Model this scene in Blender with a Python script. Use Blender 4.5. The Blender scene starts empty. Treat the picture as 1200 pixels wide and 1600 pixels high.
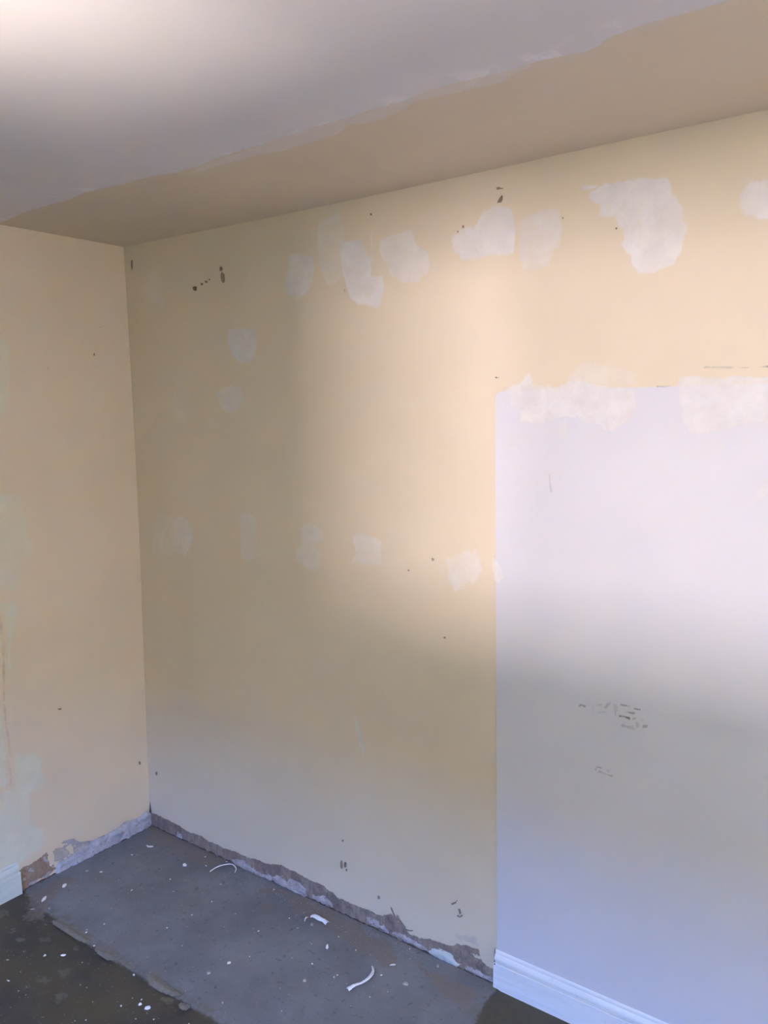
import bpy, bmesh, math, random
import numpy as np
from mathutils import Vector, Matrix, noise

S = bpy.context.scene
COL = S.collection
H = 2.4

# ------------------------------------------------------------------ camera
cam_d = bpy.data.cameras.new('camera')
cam = bpy.data.objects.new('camera', cam_d)
COL.objects.link(cam)
cr = Vector((0.80544494, 0.5925259, -0.01309613))
cu = Vector((-0.06359568, 0.10837526, 0.99207378))
cf = Vector((-0.58924871, 0.79822795, -0.12497239))
mw = Matrix.Identity(4)
for i in range(3):
    mw[i][0], mw[i][1], mw[i][2] = cr[i], cu[i], -cf[i]
mw.translation = Vector((2.7447, -2.0150, 1.7505))
cam.matrix_world = mw
cam_d.sensor_fit = 'VERTICAL'
cam_d.sensor_height = 36.0
cam_d.lens = 36.0 * 1254.24 / 1600.0
cam_d.clip_start = 0.02
S.camera = cam

# ------------------------------------------------------------------ exposure, sky, lamps
S.view_settings.view_transform = 'Standard'
S.view_settings.look = 'None'
S.view_settings.gamma = 1.0
S.view_settings.use_curve_mapping = False
S.view_settings.exposure = 0.0
S.cycles.max_bounces = 8
S.cycles.diffuse_bounces = 6
S.cycles.use_denoising = True

SKY_HIGH = (0.11, 0.32, 1.00)
SKY_LOW = (0.12, 0.34, 1.00)
GROUND = (0.95, 1.00, 0.53)
SKY_POWER, GROUND_POWER = 104.0, 48.0
w = bpy.data.worlds.new('sky'); S.world = w; w.use_nodes = True
nt = w.node_tree; nt.nodes.clear()
tc = nt.nodes.new('ShaderNodeTexCoord'); sx = nt.nodes.new('ShaderNodeSeparateXYZ')
nt.links.new(tc.outputs['Generated'], sx.inputs[0])
rp = nt.nodes.new('ShaderNodeValToRGB')
mr = nt.nodes.new('ShaderNodeMapRange'); mr.inputs['From Min'].default_value = -1; mr.inputs['From Max'].default_value = 1
nt.links.new(sx.outputs['Z'], mr.inputs['Value']); nt.links.new(mr.outputs[0], rp.inputs[0])
el = rp.color_ramp.elements
def q4(c, k): return (c[0]*k, c[1]*k, c[2]*k, 1)
el[0].position = 0.0; el[0].color = q4(GROUND, GROUND_POWER)
el[1].position = 1.0; el[1].color = q4(SKY_HIGH, SKY_POWER)
e = el.new(0.49); e.color = q4(GROUND, GROUND_POWER)
e = el.new(0.51); e.color = q4(SKY_LOW, SKY_POWER)
e = el.new(0.75); e.color = q4(SKY_HIGH, SKY_POWER)
bg = nt.nodes.new('ShaderNodeBackground'); ow = nt.nodes.new('ShaderNodeOutputWorld')
nt.links.new(rp.outputs[0], bg.inputs[0]); nt.links.new(bg.outputs[0], ow.inputs[0])

WIN = (1.24, 2.45, 1.15, 1.95)       # x0, x1, z0, z1 of the window in wall_back
DOOR = (-1.38, -0.38, 0.06, 2.06)    # y0, y1, z0, z1 of the glazed door opening in wall_far
BACK, FAR = -3.6, 4.8

def area(name, loc, aim, sx_, sy_, power, col, portal=False, spread=180):
    l = bpy.data.lights.new(name, 'AREA'); l.shape = 'RECTANGLE'
    l.size, l.size_y, l.energy, l.color = sx_, sy_, power, col
    l.spread = math.radians(spread)
    if portal: l.cycles.is_portal = True
    o = bpy.data.objects.new(name, l); COL.objects.link(o)
    o.location = loc
    d = Vector(aim) - Vector(loc)
    o.rotation_euler = d.to_track_quat('-Z', 'Y').to_euler()
    return o
area('window_portal', ((WIN[0]+WIN[1])/2, BACK-0.2, (WIN[2]+WIN[3])/2), ((WIN[0]+WIN[1])/2, 0, (WIN[2]+WIN[3])/2), WIN[1]-WIN[0], WIN[3]-WIN[2], 1, (1,1,1), True)
area('door_portal', (FAR+0.2, (DOOR[0]+DOOR[1])/2, (DOOR[2]+DOOR[3])/2), (0, (DOOR[0]+DOOR[1])/2, (DOOR[2]+DOOR[3])/2), DOOR[1]-DOOR[0], DOOR[3]-DOOR[2], 1, (1,1,1), True)
# sunlight thrown back by the pale house across the street, level with the window
area('sunlit_house_reflection', (1.35, -9.6, 1.30), (1.8, 0, 1.45), 1.25, 0.55, 760, (1.0, 0.885, 0.96))
# sunlight thrown up by the paving just outside
area('sunlit_paving_reflection', (1.45, -6.66, -0.35), (1.4, -1.35, 2.4), 0.8, 0.7, 118, (1.0, 0.85, 0.72), spread=34)

# ------------------------------------------------------------------ traced outlines, metres on their own surface
FILLER = [([(0.8839,2.2602),(0.9137,2.265),(0.977,2.2489),(0.9873,2.2144),(0.9857,2.1644),(0.9559,2.1336),(0.9203,2.1199),(0.8791,2.1323),(0.8597,2.16),(0.8701,2.2105)],0.75,0.01,0.008),([(1.0084,2.348),(1.0752,2.3626),(1.097,2.3714),(1.1121,2.3292),(1.1215,2.2798),(1.103,2.2701),(1.1026,2.1688),(1.0693,2.1477),(1.0361,2.151),(1.0203,2.1858),(1.0111,2.2531)],0.42,0.008,0.01),([(1.1,2.2786),(1.1897,2.2708),(1.2043,2.2295),(1.2192,2.204),(1.2183,2.1566),(1.2639,2.1557),(1.2682,2.112),(1.2523,2.066),(1.1699,2.0771),(1.1386,2.1001),(1.1184,2.1509),(1.1084,2.1845),(1.0939,2.2511)],0.85,0.008,0.008),([(1.2208,2.2902),(1.228,2.2908),(1.2321,2.2417),(1.2293,2.1989),(1.2202,2.2039),(1.2199,2.2433)],0.4,0.006,0.006),([(1.2506,2.2589),(1.3005,2.2716),(1.368,2.2761),(1.3865,2.2374),(1.4236,2.2101),(1.4326,2.1866),(1.423,2.1425),(1.3854,2.1275),(1.3375,2.1286),(1.2987,2.1481),(1.2795,2.1892),(1.26,2.2226)],0.62,0.008,0.009),([(1.5183,2.2057),(1.5096,2.2324),(1.5403,2.2537),(1.5833,2.2549),(1.6085,2.2867),(1.6498,2.3015),(1.6984,2.2802),(1.7106,2.2369),(1.7072,2.1679),(1.6668,2.1672),(1.6088,2.1692),(1.5402,2.1723)],0.8,0.01,0.01),([(1.7225,2.2422),(1.738,2.2605),(1.7918,2.2694),(1.8293,2.267),(1.8409,2.2319),(1.8379,2.1856),(1.8085,2.1488),(1.8013,2.1224),(1.7315,2.1233),(1.7232,2.166)],0.6,0.016,0.012),([(1.9142,2.2918),(1.9431,2.3035),(1.9933,2.3051),(2.0569,2.3002),(2.1142,2.2902),(2.1232,2.2575),(2.1443,2.2191),(2.1492,2.1911),(2.1579,2.1664),(2.1509,2.14),(2.1478,2.1128),(2.1286,2.0873),(2.0961,2.083),(2.0798,2.0747),(2.0503,2.0799),(2.0283,2.1069),(2.0257,2.1236),(1.9991,2.1556),(2.0141,2.1619),(2.0004,2.1923),(1.9825,2.2153),(1.9447,2.2291),(1.9441,2.2581),(1.9214,2.2699)],0.85,0.008,0.008),([(1.898,2.309),(1.943,2.3056),(1.9299,2.2975),(1.9005,2.3007)],0.9,0.004,0.003),([(2.28,2.2355),(2.3009,2.2523),(2.3537,2.2505),(2.3794,2.2119),(2.3712,2.1661),(2.3294,2.1667),(2.2856,2.1862),(2.2701,2.211)],0.7,0.01,0.009),([(0.1329,2.2497),(0.1855,2.2968),(0.2159,2.3008),(0.2233,2.2406),(0.2348,2.1872),(0.2232,2.1583),(0.1281,2.1894),(0.1003,2.2302)],0.33,0.012,0.012),([(0.5838,2.0467),(0.7148,2.0376),(0.7225,1.9925),(0.7111,1.9587),(0.6847,1.9254),(0.6392,1.9239),(0.5994,1.9505),(0.5754,1.9872)],0.78,0.007,0.007),([(0.2849,1.8619),(0.3145,1.867),(0.3581,1.8282),(0.3683,1.8092),(0.3342,1.8152),(0.2949,1.8373)],0.45,0.007,0.007),([(0.2709,1.8303),(0.3516,1.8171),(0.3599,1.768),(0.3212,1.7075),(0.2633,1.723),(0.2337,1.7772)],0.16,0.014,0.012),([(0.5032,1.8357),(0.5729,1.8446),(0.6352,1.8464),(0.6482,1.8),(0.6315,1.7718),(0.5992,1.7471),(0.5573,1.7511),(0.5162,1.7807)],0.55,0.008,0.009),([(0.2393,1.3446),(0.2877,1.3579),(0.3416,1.3269),(0.3431,1.2649),(0.296,1.2004),(0.2493,1.2124),(0.2176,1.2286),(0.2231,1.3054)],0.6,0.008,0.007),([(0.1321,1.35),(0.2301,1.3503),(0.2463,1.3072),(0.2357,1.2111),(0.199,1.1858),(0.0988,1.1786),(0.0927,1.2303),(0.117,1.2844)],0.3,0.01,0.01),([(0.6071,1.3758),(0.6493,1.3984),(0.6887,1.3755),(0.6876,1.2828),(0.6656,1.2282),(0.6404,1.2139),(0.6079,1.2284),(0.6032,1.299)],0.42,0.01,0.01),([(0.903,1.3572),(0.9473,1.377),(1.0035,1.3541),(1.0096,1.3221),(0.9594,1.3068),(0.994,1.2717),(0.9856,1.227),(0.9564,1.2128),(0.8838,1.233),(0.878,1.2773),(0.9084,1.3023)],0.5,0.01,0.009),([(1.1267,1.3553),(1.1729,1.359),(1.243,1.337),(1.2481,1.2601),(1.2161,1.2547),(1.1511,1.2605),(1.1245,1.2599),(1.1414,1.3018)],0.5,0.007,0.008),([(1.4929,1.3054),(1.5373,1.3338),(1.5914,1.3437),(1.6022,1.3069),(1.6129,1.2796),(1.5808,1.2474),(1.515,1.2153),(1.4927,1.2468)],0.5,0.012,0.014),([(1.6421,1.3278),(1.6567,1.3199),(1.6733,1.2937),(1.6796,1.273),(1.6652,1.2573),(1.6507,1.2594),(1.6423,1.2904)],0.9,0.004,0.006),([(1.6663,1.8035),(1.7311,1.8145),(1.752,1.8454),(1.7662,1.8166),(1.8007,1.8125),(1.8347,1.8053),(1.8676,1.8228),(1.9,1.8308),(1.9323,1.8147),(1.9639,1.8078),(2.0494,1.7966),(2.048,1.7353),(2.0276,1.7118),(1.9975,1.6939),(1.9663,1.6968),(1.9471,1.7119),(1.9216,1.712),(1.8954,1.7304),(1.8625,1.7276),(1.8358,1.7246),(1.7882,1.7122),(1.732,1.7155),(1.7247,1.738),(1.6958,1.7577),(1.6919,1.7867)],0.85,0.01,0.01),([(1.8609,1.8291),(1.8994,1.8641),(1.9752,1.8578),(2.0485,1.8286),(2.058,1.8039),(1.9639,1.8066),(1.8676,1.8197)],0.3,0.02,0.02),([(2.152,1.826),(2.2498,1.8159),(2.371,1.8197),(2.4143,1.8155),(2.4191,1.7111),(2.321,1.7113),(2.2854,1.7032),(2.2491,1.692),(2.2118,1.6846),(2.1788,1.6889),(2.1695,1.7172),(2.1576,1.74),(2.1506,1.7854)],0.8,0.008,0.008),([(1.8394,1.7121),(1.8627,1.7183),(1.8667,1.6748),(1.8535,1.6666),(1.8364,1.6871)],0.55,0.007,0.006),([(1.6928,1.6701),(1.7,1.6767),(1.7074,1.6605),(1.722,1.6412),(1.717,1.6366),(1.6965,1.6506)],0.7,0.004,0.005),([(2.3085,1.513),(2.3228,1.5416),(2.3615,1.5845),(2.39,1.6099),(2.3936,1.5831),(2.3629,1.5519),(2.3294,1.506)],0.3,0.012,0.008),([(1.1234,0.7367),(1.1343,0.7391),(1.1445,0.7058),(1.1601,0.676),(1.1646,0.6324),(1.1585,0.5995),(1.1456,0.6322),(1.1303,0.6801)],0.45,0.004,0.004)]
CHIPS = [[(0.0531,2.3371),(0.0589,2.3487),(0.0653,2.3398),(0.0625,2.3135),(0.0566,2.308),(0.0525,2.3166)],[(0.4038,2.2066),(0.4139,2.2117),(0.4282,2.2062),(0.4262,2.1932),(0.4151,2.1912),(0.4056,2.1962)],[(0.4479,2.2158),(0.4535,2.2179),(0.4616,2.2153),(0.4606,2.2095),(0.4543,2.2088),(0.449,2.2112)],[(0.4723,2.2223),(0.4779,2.2244),(0.4859,2.2218),(0.4849,2.216),(0.4787,2.2153),(0.4734,2.2177)],[(0.4913,2.2266),(0.4954,2.2281),(0.5014,2.2262),(0.5006,2.2219),(0.496,2.2214),(0.4921,2.2231)],[(0.55,2.2583),(0.5569,2.2634),(0.5665,2.2584),(0.5649,2.2458),(0.5574,2.2436),(0.5511,2.2483)],[(0.5552,2.2331),(0.5598,2.2445),(0.5782,2.2346),(0.5788,2.2089),(0.57,2.2038),(0.5567,2.2131)],[(1.6535,2.3457),(1.6613,2.3469),(1.6729,2.3433),(1.672,2.3381),(1.6633,2.3383),(1.6555,2.3412)],[(1.6537,2.3056),(1.6595,2.3198),(1.6711,2.3279),(1.6731,2.3126),(1.6673,2.3052)],[(1.8424,2.2414),(1.8452,2.2438),(1.8495,2.2413),(1.8492,2.2351),(1.846,2.2341),(1.8432,2.2365)],[(1.5265,2.2502),(1.5286,2.2515),(1.5318,2.25),(1.5315,2.2467),(1.5291,2.2462),(1.527,2.2476)],[(1.5443,2.262),(1.5464,2.2638),(1.5495,2.262),(1.5492,2.2575),(1.5469,2.2568),(1.5448,2.2585)],[(1.1125,2.1301),(1.1157,2.1339),(1.1202,2.1307),(1.1196,2.1219),(1.1161,2.1201),(1.1131,2.1232)],[(1.2202,2.3429),(1.2232,2.3442),(1.2275,2.3424),(1.2271,2.3388),(1.2238,2.3385),(1.2209,2.34)],[(1.9854,2.1948),(1.9873,2.1959),(1.9903,2.1946),(1.9901,2.1916),(1.9879,2.1912),(1.9859,2.1924)],[(1.4348,1.3035),(1.4394,1.3069),(1.4463,1.3056),(1.4457,1.2992),(1.4405,1.2972),(1.4359,1.2987)],[(1.3475,1.2595),(1.35,1.2613),(1.3536,1.2606),(1.3532,1.2573),(1.3505,1.2563),(1.3481,1.257)],[(1.4771,1.0658),(1.4799,1.0681),(1.484,1.0675),(1.4837,1.0636),(1.4806,1.0622),(1.4778,1.0629)],[(1.649,1.8398),(1.6547,1.8411),(1.6631,1.8398),(1.6624,1.8364),(1.6561,1.8358),(1.6504,1.8371)],[(1.057,0.2746),(1.0611,0.2784),(1.0671,0.2787),(1.0664,0.2731),(1.0619,0.2704),(1.0579,0.2707)],[(1.0483,0.1889),(1.0532,0.2006),(1.06,0.1962),(1.0589,0.1742),(1.0535,0.1673),(1.049,0.1724)],[(1.0656,0.1905),(1.0704,0.1993),(1.0772,0.1969),(1.0762,0.1811),(1.071,0.1757),(1.0665,0.1789)],[(1.073,0.1717),(1.076,0.1763),(1.0802,0.1754),(1.0797,0.1675),(1.0764,0.1646),(1.0736,0.166)],[(1.2103,0.12),(1.2136,0.1247),(1.2185,0.1242),(1.2179,0.1165),(1.2142,0.1134),(1.211,0.1145)],[(1.5038,0.203),(1.5185,0.2132),(1.5261,0.2252),(1.5224,0.2263),(1.5159,0.2158),(1.5023,0.2066)],[(1.5284,0.1965),(1.5331,0.1808),(1.5379,0.1737),(1.5431,0.1781),(1.5386,0.1846),(1.534,0.1999)],[(1.5231,0.1715),(1.5335,0.171),(1.5438,0.1796),(1.5418,0.1826),(1.5335,0.1753),(1.5252,0.1762)],[(1.2649,0.1029),(1.2701,0.0885),(1.2805,0.074),(1.2852,0.0779),(1.275,0.0921),(1.27,0.1061)],[(0.0422,0.2499),(0.0479,0.2574),(0.0553,0.2554),(0.0537,0.2421),(0.0476,0.2375),(0.0428,0.2401)],[(1.3259,0.0448),(1.3419,0.0466),(1.3555,0.0543),(1.3545,0.0584),(1.3424,0.0513),(1.3276,0.0498)]]
SCUFFS = [([(1.9129,0.9372),(1.9206,0.944),(1.9298,0.9405),(1.9419,0.9488),(1.9393,0.9531),(1.9297,0.9459),(1.9205,0.9494),(1.91,0.9413)],0.6),([(1.9406,0.9492),(1.9587,0.953),(1.9854,0.9587),(1.9853,0.9623),(1.9586,0.9566),(1.9406,0.9528)],0.25),([(1.9517,0.9317),(1.9681,0.9335),(1.9913,0.9422),(1.9907,0.9456),(1.9679,0.937),(1.952,0.9353)],0.2),([(1.9519,0.9514),(1.9541,0.9339),(1.9568,0.9347),(1.9546,0.9523)],0.2),([(1.9892,0.9511),(1.9955,0.9627),(2.0048,0.9677),(2.0165,0.9685),(2.017,0.973),(2.0043,0.9721),(1.9927,0.9656),(1.9854,0.9528)],0.45),([(2.0144,0.9699),(2.032,0.9683),(2.0458,0.9695),(2.0594,0.9689),(2.0603,0.9733),(2.0465,0.9739),(2.0328,0.9728),(2.0156,0.9744)],0.7),([(2.0625,0.9653),(2.0729,0.964),(2.0832,0.9645),(2.084,0.9706),(2.0742,0.9702),(2.0642,0.9715)],0.7),([(2.0099,0.9675),(2.0103,0.9507),(2.0162,0.9368),(2.0258,0.9427),(2.0206,0.9548),(2.0203,0.9697)],0.35),([(2.0259,0.936),(2.0394,0.9373),(2.0547,0.9355),(2.0564,0.9417),(2.0407,0.9436),(2.0265,0.9423)],0.85),([(2.0642,0.9366),(2.076,0.9393),(2.0758,0.9436),(2.064,0.941)],0.6),([(2.0808,0.9395),(2.0926,0.9404),(2.0929,0.9431),(2.0811,0.9422)],0.25),([(2.0445,0.9512),(2.0548,0.9517),(2.0668,0.9525),(2.0674,0.9579),(2.0555,0.957),(2.0452,0.9565)],0.5),([(2.0333,0.9116),(2.056,0.9115),(2.0799,0.917),(2.0798,0.9222),(2.0564,0.9168),(2.0343,0.917)],0.25),([(2.0873,0.9196),(2.0949,0.9231),(2.0989,0.9224),(2.1008,0.9295),(2.0947,0.93),(2.0858,0.9261)],0.6),([(2.0713,0.9305),(2.0749,0.9209),(2.0812,0.9245),(2.0776,0.9342)],0.3),([(1.9683,0.7704),(1.9702,0.7752),(1.98,0.7759),(1.9807,0.7816),(1.9688,0.7802),(1.9638,0.7722)],0.5),([(1.9745,0.7682),(1.9944,0.7662),(2.0105,0.7651),(2.0115,0.7688),(1.9955,0.7699),(1.9757,0.7719)],0.35),([(1.996,0.7775),(2.0013,0.7771),(2.0024,0.7808),(1.997,0.7812)],0.3),([(1.8161,1.574),(1.8183,1.5497),(1.8224,1.5271),(1.8253,1.5277),(1.8213,1.5501),(1.8191,1.5743)],0.3),([(1.6607,1.8281),(1.6567,1.8159),(1.6597,1.8151),(1.6636,1.8273)],0.2),([(1.9839,1.7916),(2.0338,1.7888),(2.0742,1.791),(2.0739,1.7941),(2.0337,1.792),(1.9839,1.7948)],0.25),([(1.9927,1.7801),(2.0176,1.7811),(2.0421,1.779),(2.0422,1.7822),(2.0175,1.7843),(1.9924,1.7833)],0.2),([(2.1292,1.7896),(2.1823,1.7913),(2.2266,1.7872),(2.2267,1.7902),(2.1822,1.7944),(2.129,1.7927)],0.2),([(2.2125,1.7771),(2.2702,1.7788),(2.3397,1.7728),(2.3398,1.7755),(2.2701,1.7815),(2.2123,1.7798)],0.2),([(2.066,1.7987),(2.1519,1.7994),(2.2409,1.7984),(2.3455,1.7983),(2.3453,1.8019),(2.2406,1.8022),(2.1517,1.8033),(2.0657,1.8026)],0.35),([(2.321,1.8358),(2.3371,1.838),(2.3903,1.8372),(2.3901,1.8401),(2.3369,1.8409),(2.3205,1.8387)],0.6),([(2.2102,1.8422),(2.2678,1.8398),(2.3098,1.8366),(2.3098,1.8388),(2.2677,1.842),(2.2101,1.8445)],0.3)]
PANEL = [(1.6639,-0.1339),(1.6648,0.1233),(1.6568,1.0857),(1.6538,1.2747),(1.651,1.6424),(1.6493,1.7767),(1.6543,1.7961),(1.6743,1.8009),(1.7977,1.8012),(1.8887,1.8022),(2.0578,1.8009),(2.2116,1.8011),(2.3522,1.7999)]
BAND_R = [(-0.0049,0.0545),(0.006,0.0569),(0.0904,0.059),(0.1672,0.0561),(0.2229,0.044),(0.2785,0.0487),(0.3241,0.0536),(0.3682,0.0454),(0.4295,0.0464),(0.4979,0.0502),(0.5574,0.0489),(0.6332,0.057),(0.7067,0.0627),(0.757,0.0822),(0.8001,0.078),(0.8476,0.0737),(0.8995,0.0714),(0.9555,0.073),(0.9902,0.0652),(1.0147,0.0579),(1.0388,0.0467),(1.0775,0.0532),(1.1108,0.0537),(1.162,0.0531),(1.224,0.057),(1.2622,0.077),(1.2921,0.0834),(1.314,0.0659),(1.3428,0.0386),(1.3859,0.04),(1.4422,0.0534),(1.4969,0.0571),(1.5239,0.0794),(1.5635,0.0877),(1.5992,0.0872),(1.6101,0.0613),(1.628,0.0477),(1.6533,0.0483),(1.6653,0.0386)]
STAIN_R = [(1.5105,0.0813),(1.5172,0.1058),(1.5438,0.1196),(1.5894,0.1227),(1.6056,0.0899),(1.6121,0.0591),(1.5635,0.0785)]
LUMPS_R = [[(0.5563,0.0264),(0.5912,0.0208),(0.6254,0.0108),(0.6595,0.0097),(0.7105,0.019),(0.7096,-0.0006),(0.659,-0.0035),(0.6076,0.0002),(0.5551,0.0017)],[(0.7161,0.021),(0.7441,0.0309),(0.7818,0.023),(0.8246,0.0215),(0.8454,0.0123),(0.887,0.0067),(0.8815,-0.0028),(0.8343,-0.0044),(0.7808,-0.0028),(0.7262,-0.0011)],[(0.9182,0.0141),(0.9593,0.0334),(0.9893,0.0323),(1.006,0.0121),(0.9685,0.0041),(0.9129,0.008)],[(1.414,0.01),(1.4559,0.0306),(1.4969,0.032),(1.5371,0.0117),(1.5237,-0.0015),(1.4695,-0.0034),(1.4209,0.0014)],[(0.1698,0.024),(0.2022,0.0145),(0.1965,-0.0005),(0.1586,0.0006)],[(0.4959,0.0121),(0.547,0.0295),(0.6038,0.0181),(0.6592,0.004),(0.6507,-0.0082),(0.5782,-0.0061),(0.5119,-0.0043)],[(1.2688,0.0154),(1.3135,0.0268),(1.3426,0.0192),(1.3857,0.0175),(1.4104,0.0085),(1.3856,0.0046),(1.3279,0.0067)],[(1.1694,0.0292),(1.1928,0.0316),(1.2387,0.0232),(1.2536,0.006),(1.2079,0.0109),(1.1612,0.0126)],[(1.5635,0.0168),(1.6089,0.0181),(1.6472,0.0165),(1.6535,0.0011),(1.6025,0.003),(1.5569,0.0047)],[(0.7996,0.0387),(0.8881,0.0412),(0.887,0.0059),(0.8281,0.0018),(0.7834,0.0092)]]
BAND_L = [(0.5864,0.0786),(0.5627,0.0888),(0.5286,0.0934),(0.4986,0.0939),(0.4763,0.1005),(0.4546,0.0966),(0.4275,0.1013),(0.4001,0.106),(0.3636,0.1015),(0.3326,0.0768),(0.3004,0.0597),(0.2812,0.0576),(0.2422,0.0555),(0.1821,0.0558),(0.1193,0.068),(0.0668,0.0582),(0.0227,0.0706),(-0.0006,0.0538)]
BRICK_L = [(0.5883,0.0796),(0.5627,0.0888),(0.4986,0.0939),(0.4763,0.1005),(0.4547,0.0945),(0.4462,0.0578),(0.4457,0.0204),(0.4695,0.0104),(0.5173,0.0128),(0.5607,0.0007),(0.5851,-0.0185),(0.5951,-0.0132)]
GREY_L = [(0.4466,0.0208),(0.4383,0.043),(0.3956,0.0377),(0.3584,0.0421),(0.325,0.0486),(0.2867,0.0487),(0.2816,0.0527),(0.2425,0.0511),(0.1823,0.0513),(0.1199,0.0588),(0.0672,0.0517),(0.0229,0.0659),(-0.0004,0.05),(0.0,-0.0312),(0.1033,-0.013),(0.2264,-0.007),(0.3245,-0.0147),(0.4531,-0.0088)]
CREAM_L = [(0.4549,0.0924),(0.4284,0.0886),(0.3936,0.0677),(0.39,0.0527),(0.4131,0.0484),(0.4466,0.0527)]
WHITE_L = [([(0.6913,1.506),(0.5602,1.4834),(0.4863,1.4653),(0.4843,1.3609),(0.4628,1.2525),(0.507,1.2476),(0.5177,1.1675),(0.537,1.1008),(0.7191,1.1481)],0.4,0.02,0.01),([(0.72,1.1371),(0.5378,1.0893),(0.5253,1.0632),(0.5446,0.9966),(0.5668,0.9546),(0.5776,0.7439),(0.5787,0.5998),(0.5754,0.5135),(0.5116,0.5072),(0.4676,0.4811),(0.476,0.3631),(0.527,0.3636),(0.541,0.2389),(0.4883,0.1898),(0.4821,0.1303),(0.5532,0.1053),(0.5916,0.0913),(0.8011,0.0951)],0.62,0.022,0.014),([(0.6515,2.0162),(0.5067,2.0148),(0.4953,1.9826),(0.5123,1.8167),(0.5402,1.7503),(0.6721,1.752)],0.35,0.012,0.008)]
CHIPS_L = [[(0.3617,1.92),(0.3566,1.9219),(0.3491,1.921),(0.35,1.9173),(0.3557,1.9162),(0.3606,1.9172)],[(0.1649,1.9809),(0.1619,1.9847),(0.1579,1.9825),(0.1588,1.9746),(0.162,1.9726),(0.1646,1.9749)],[(0.3973,0.6451),(0.3867,0.6441),(0.3816,0.6409),(0.3852,0.6371),(0.3937,0.6387),(0.3962,0.641)],[(0.0478,0.2983),(0.0426,0.3005),(0.0352,0.2949),(0.0363,0.2862),(0.0421,0.2863),(0.047,0.2909)],[(0.1297,2.0826),(0.1273,2.0843),(0.124,2.0835),(0.1245,2.0804),(0.1271,2.0795),(0.1293,2.0803)]]
SCUFF_SHADOW_L = [([(0.602,1.0556),(0.5951,0.9612),(0.6009,0.8219),(0.6055,0.7285),(0.5997,0.7269),(0.5951,0.8205),(0.5894,0.9603),(0.5963,1.0552)],0.22),([(0.6055,0.7282),(0.6003,0.6068),(0.593,0.5441),(0.6015,0.4625),(0.5956,0.46),(0.5871,0.5424),(0.5945,0.6057),(0.5997,0.7271)],0.18),([(0.6032,0.511),(0.5959,0.4478),(0.6032,0.4147),(0.5963,0.411),(0.5889,0.4455),(0.5962,0.5098)],0.15),([(0.646,0.4043),(0.6315,0.4081),(0.6349,0.4155),(0.6493,0.4117)],0.3)]
CEIL = [(-0.3477,-0.4515),(0.0319,-0.5087),(0.205,-0.5381),(0.3449,-0.5393),(0.4871,-0.541),(0.6,-0.5588),(0.7784,-0.541),(0.8741,-0.5425),(0.9659,-0.5212),(1.0654,-0.5273),(1.126,-0.5332),(1.2115,-0.5363),(1.2833,-0.5407),(1.3827,-0.5489),(1.5137,-0.5471),(1.5735,-0.5453),(1.6301,-0.549),(1.7308,-0.5475),(1.7821,-0.5591),(1.8425,-0.557),(1.9248,-0.5474),(1.9797,-0.5457),(2.0204,-0.5464),(2.0682,-0.537),(2.1146,-0.528),(2.1451,-0.5339),(2.1648,-0.5538),(2.2137,-0.5616),(2.2529,-0.5661),(2.2845,-0.5642),(2.3249,-0.5602),(2.3713,-0.5612),(2.4352,-0.5618),(2.6061,-0.5697)]
CEIL_THIN = [(0.9649,-0.492),(1.1181,-0.5261),(1.2346,-0.5367),(1.3827,-0.5489),(1.5137,-0.5471),(1.6301,-0.549),(1.7821,-0.5591),(1.8693,-0.552),(1.9797,-0.5457),(2.0204,-0.5464),(2.0141,-0.5333),(1.9659,-0.5189),(1.9328,-0.5018),(1.8411,-0.5124),(1.752,-0.5308),(1.6526,-0.4922),(1.6082,-0.4873),(1.5481,-0.5092),(1.4899,-0.48),(1.3898,-0.4734),(1.2896,-0.4736),(1.2307,-0.4887),(1.1026,-0.4903),(0.9874,-0.4889)]
SCREED = [(-0.1191,0.0468),(0.0178,-0.5836),(0.1515,-0.6069),(0.249,-0.6094),(0.3462,-0.6092),(0.4774,-0.6221),(0.5984,-0.6209),(0.7082,-0.616),(0.8164,-0.626),(0.8909,-0.6129),(0.9757,-0.6106),(1.0553,-0.6068),(1.1663,-0.6106),(1.4974,-0.6348),(1.7155,-0.6546)]
DARK_R = [(1.7093,-0.238),(1.6875,-0.1751),(1.6803,-0.1253),(1.675,-0.0657),(1.6836,-0.0335),(1.7391,-0.0039),(1.9058,0.035),(2.1055,0.0025),(2.0133,-0.2182),(1.7557,-0.3006)]
RIDGE = [[(0.26,-0.6234),(0.2783,-0.6104),(0.33,-0.6038),(0.373,-0.607),(0.4092,-0.6061),(0.4606,-0.6062),(0.4588,-0.6194),(0.4129,-0.6279),(0.3673,-0.6275),(0.3209,-0.6271)],[(0.5118,-0.6212),(0.5375,-0.6147),(0.5664,-0.6057),(0.6069,-0.6148),(0.5899,-0.6269),(0.5532,-0.6302)],[(0.7567,-0.5993),(0.7899,-0.5933),(0.8419,-0.5977),(0.9025,-0.5981),(0.8888,-0.6112),(0.8392,-0.6198),(0.7985,-0.6217)],[(0.9374,-0.622),(0.9639,-0.6127),(0.9694,-0.6246),(0.9549,-0.6317)],[(0.6171,-0.6076),(0.647,-0.6049),(0.69,-0.6074),(0.6716,-0.6132)]]
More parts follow.
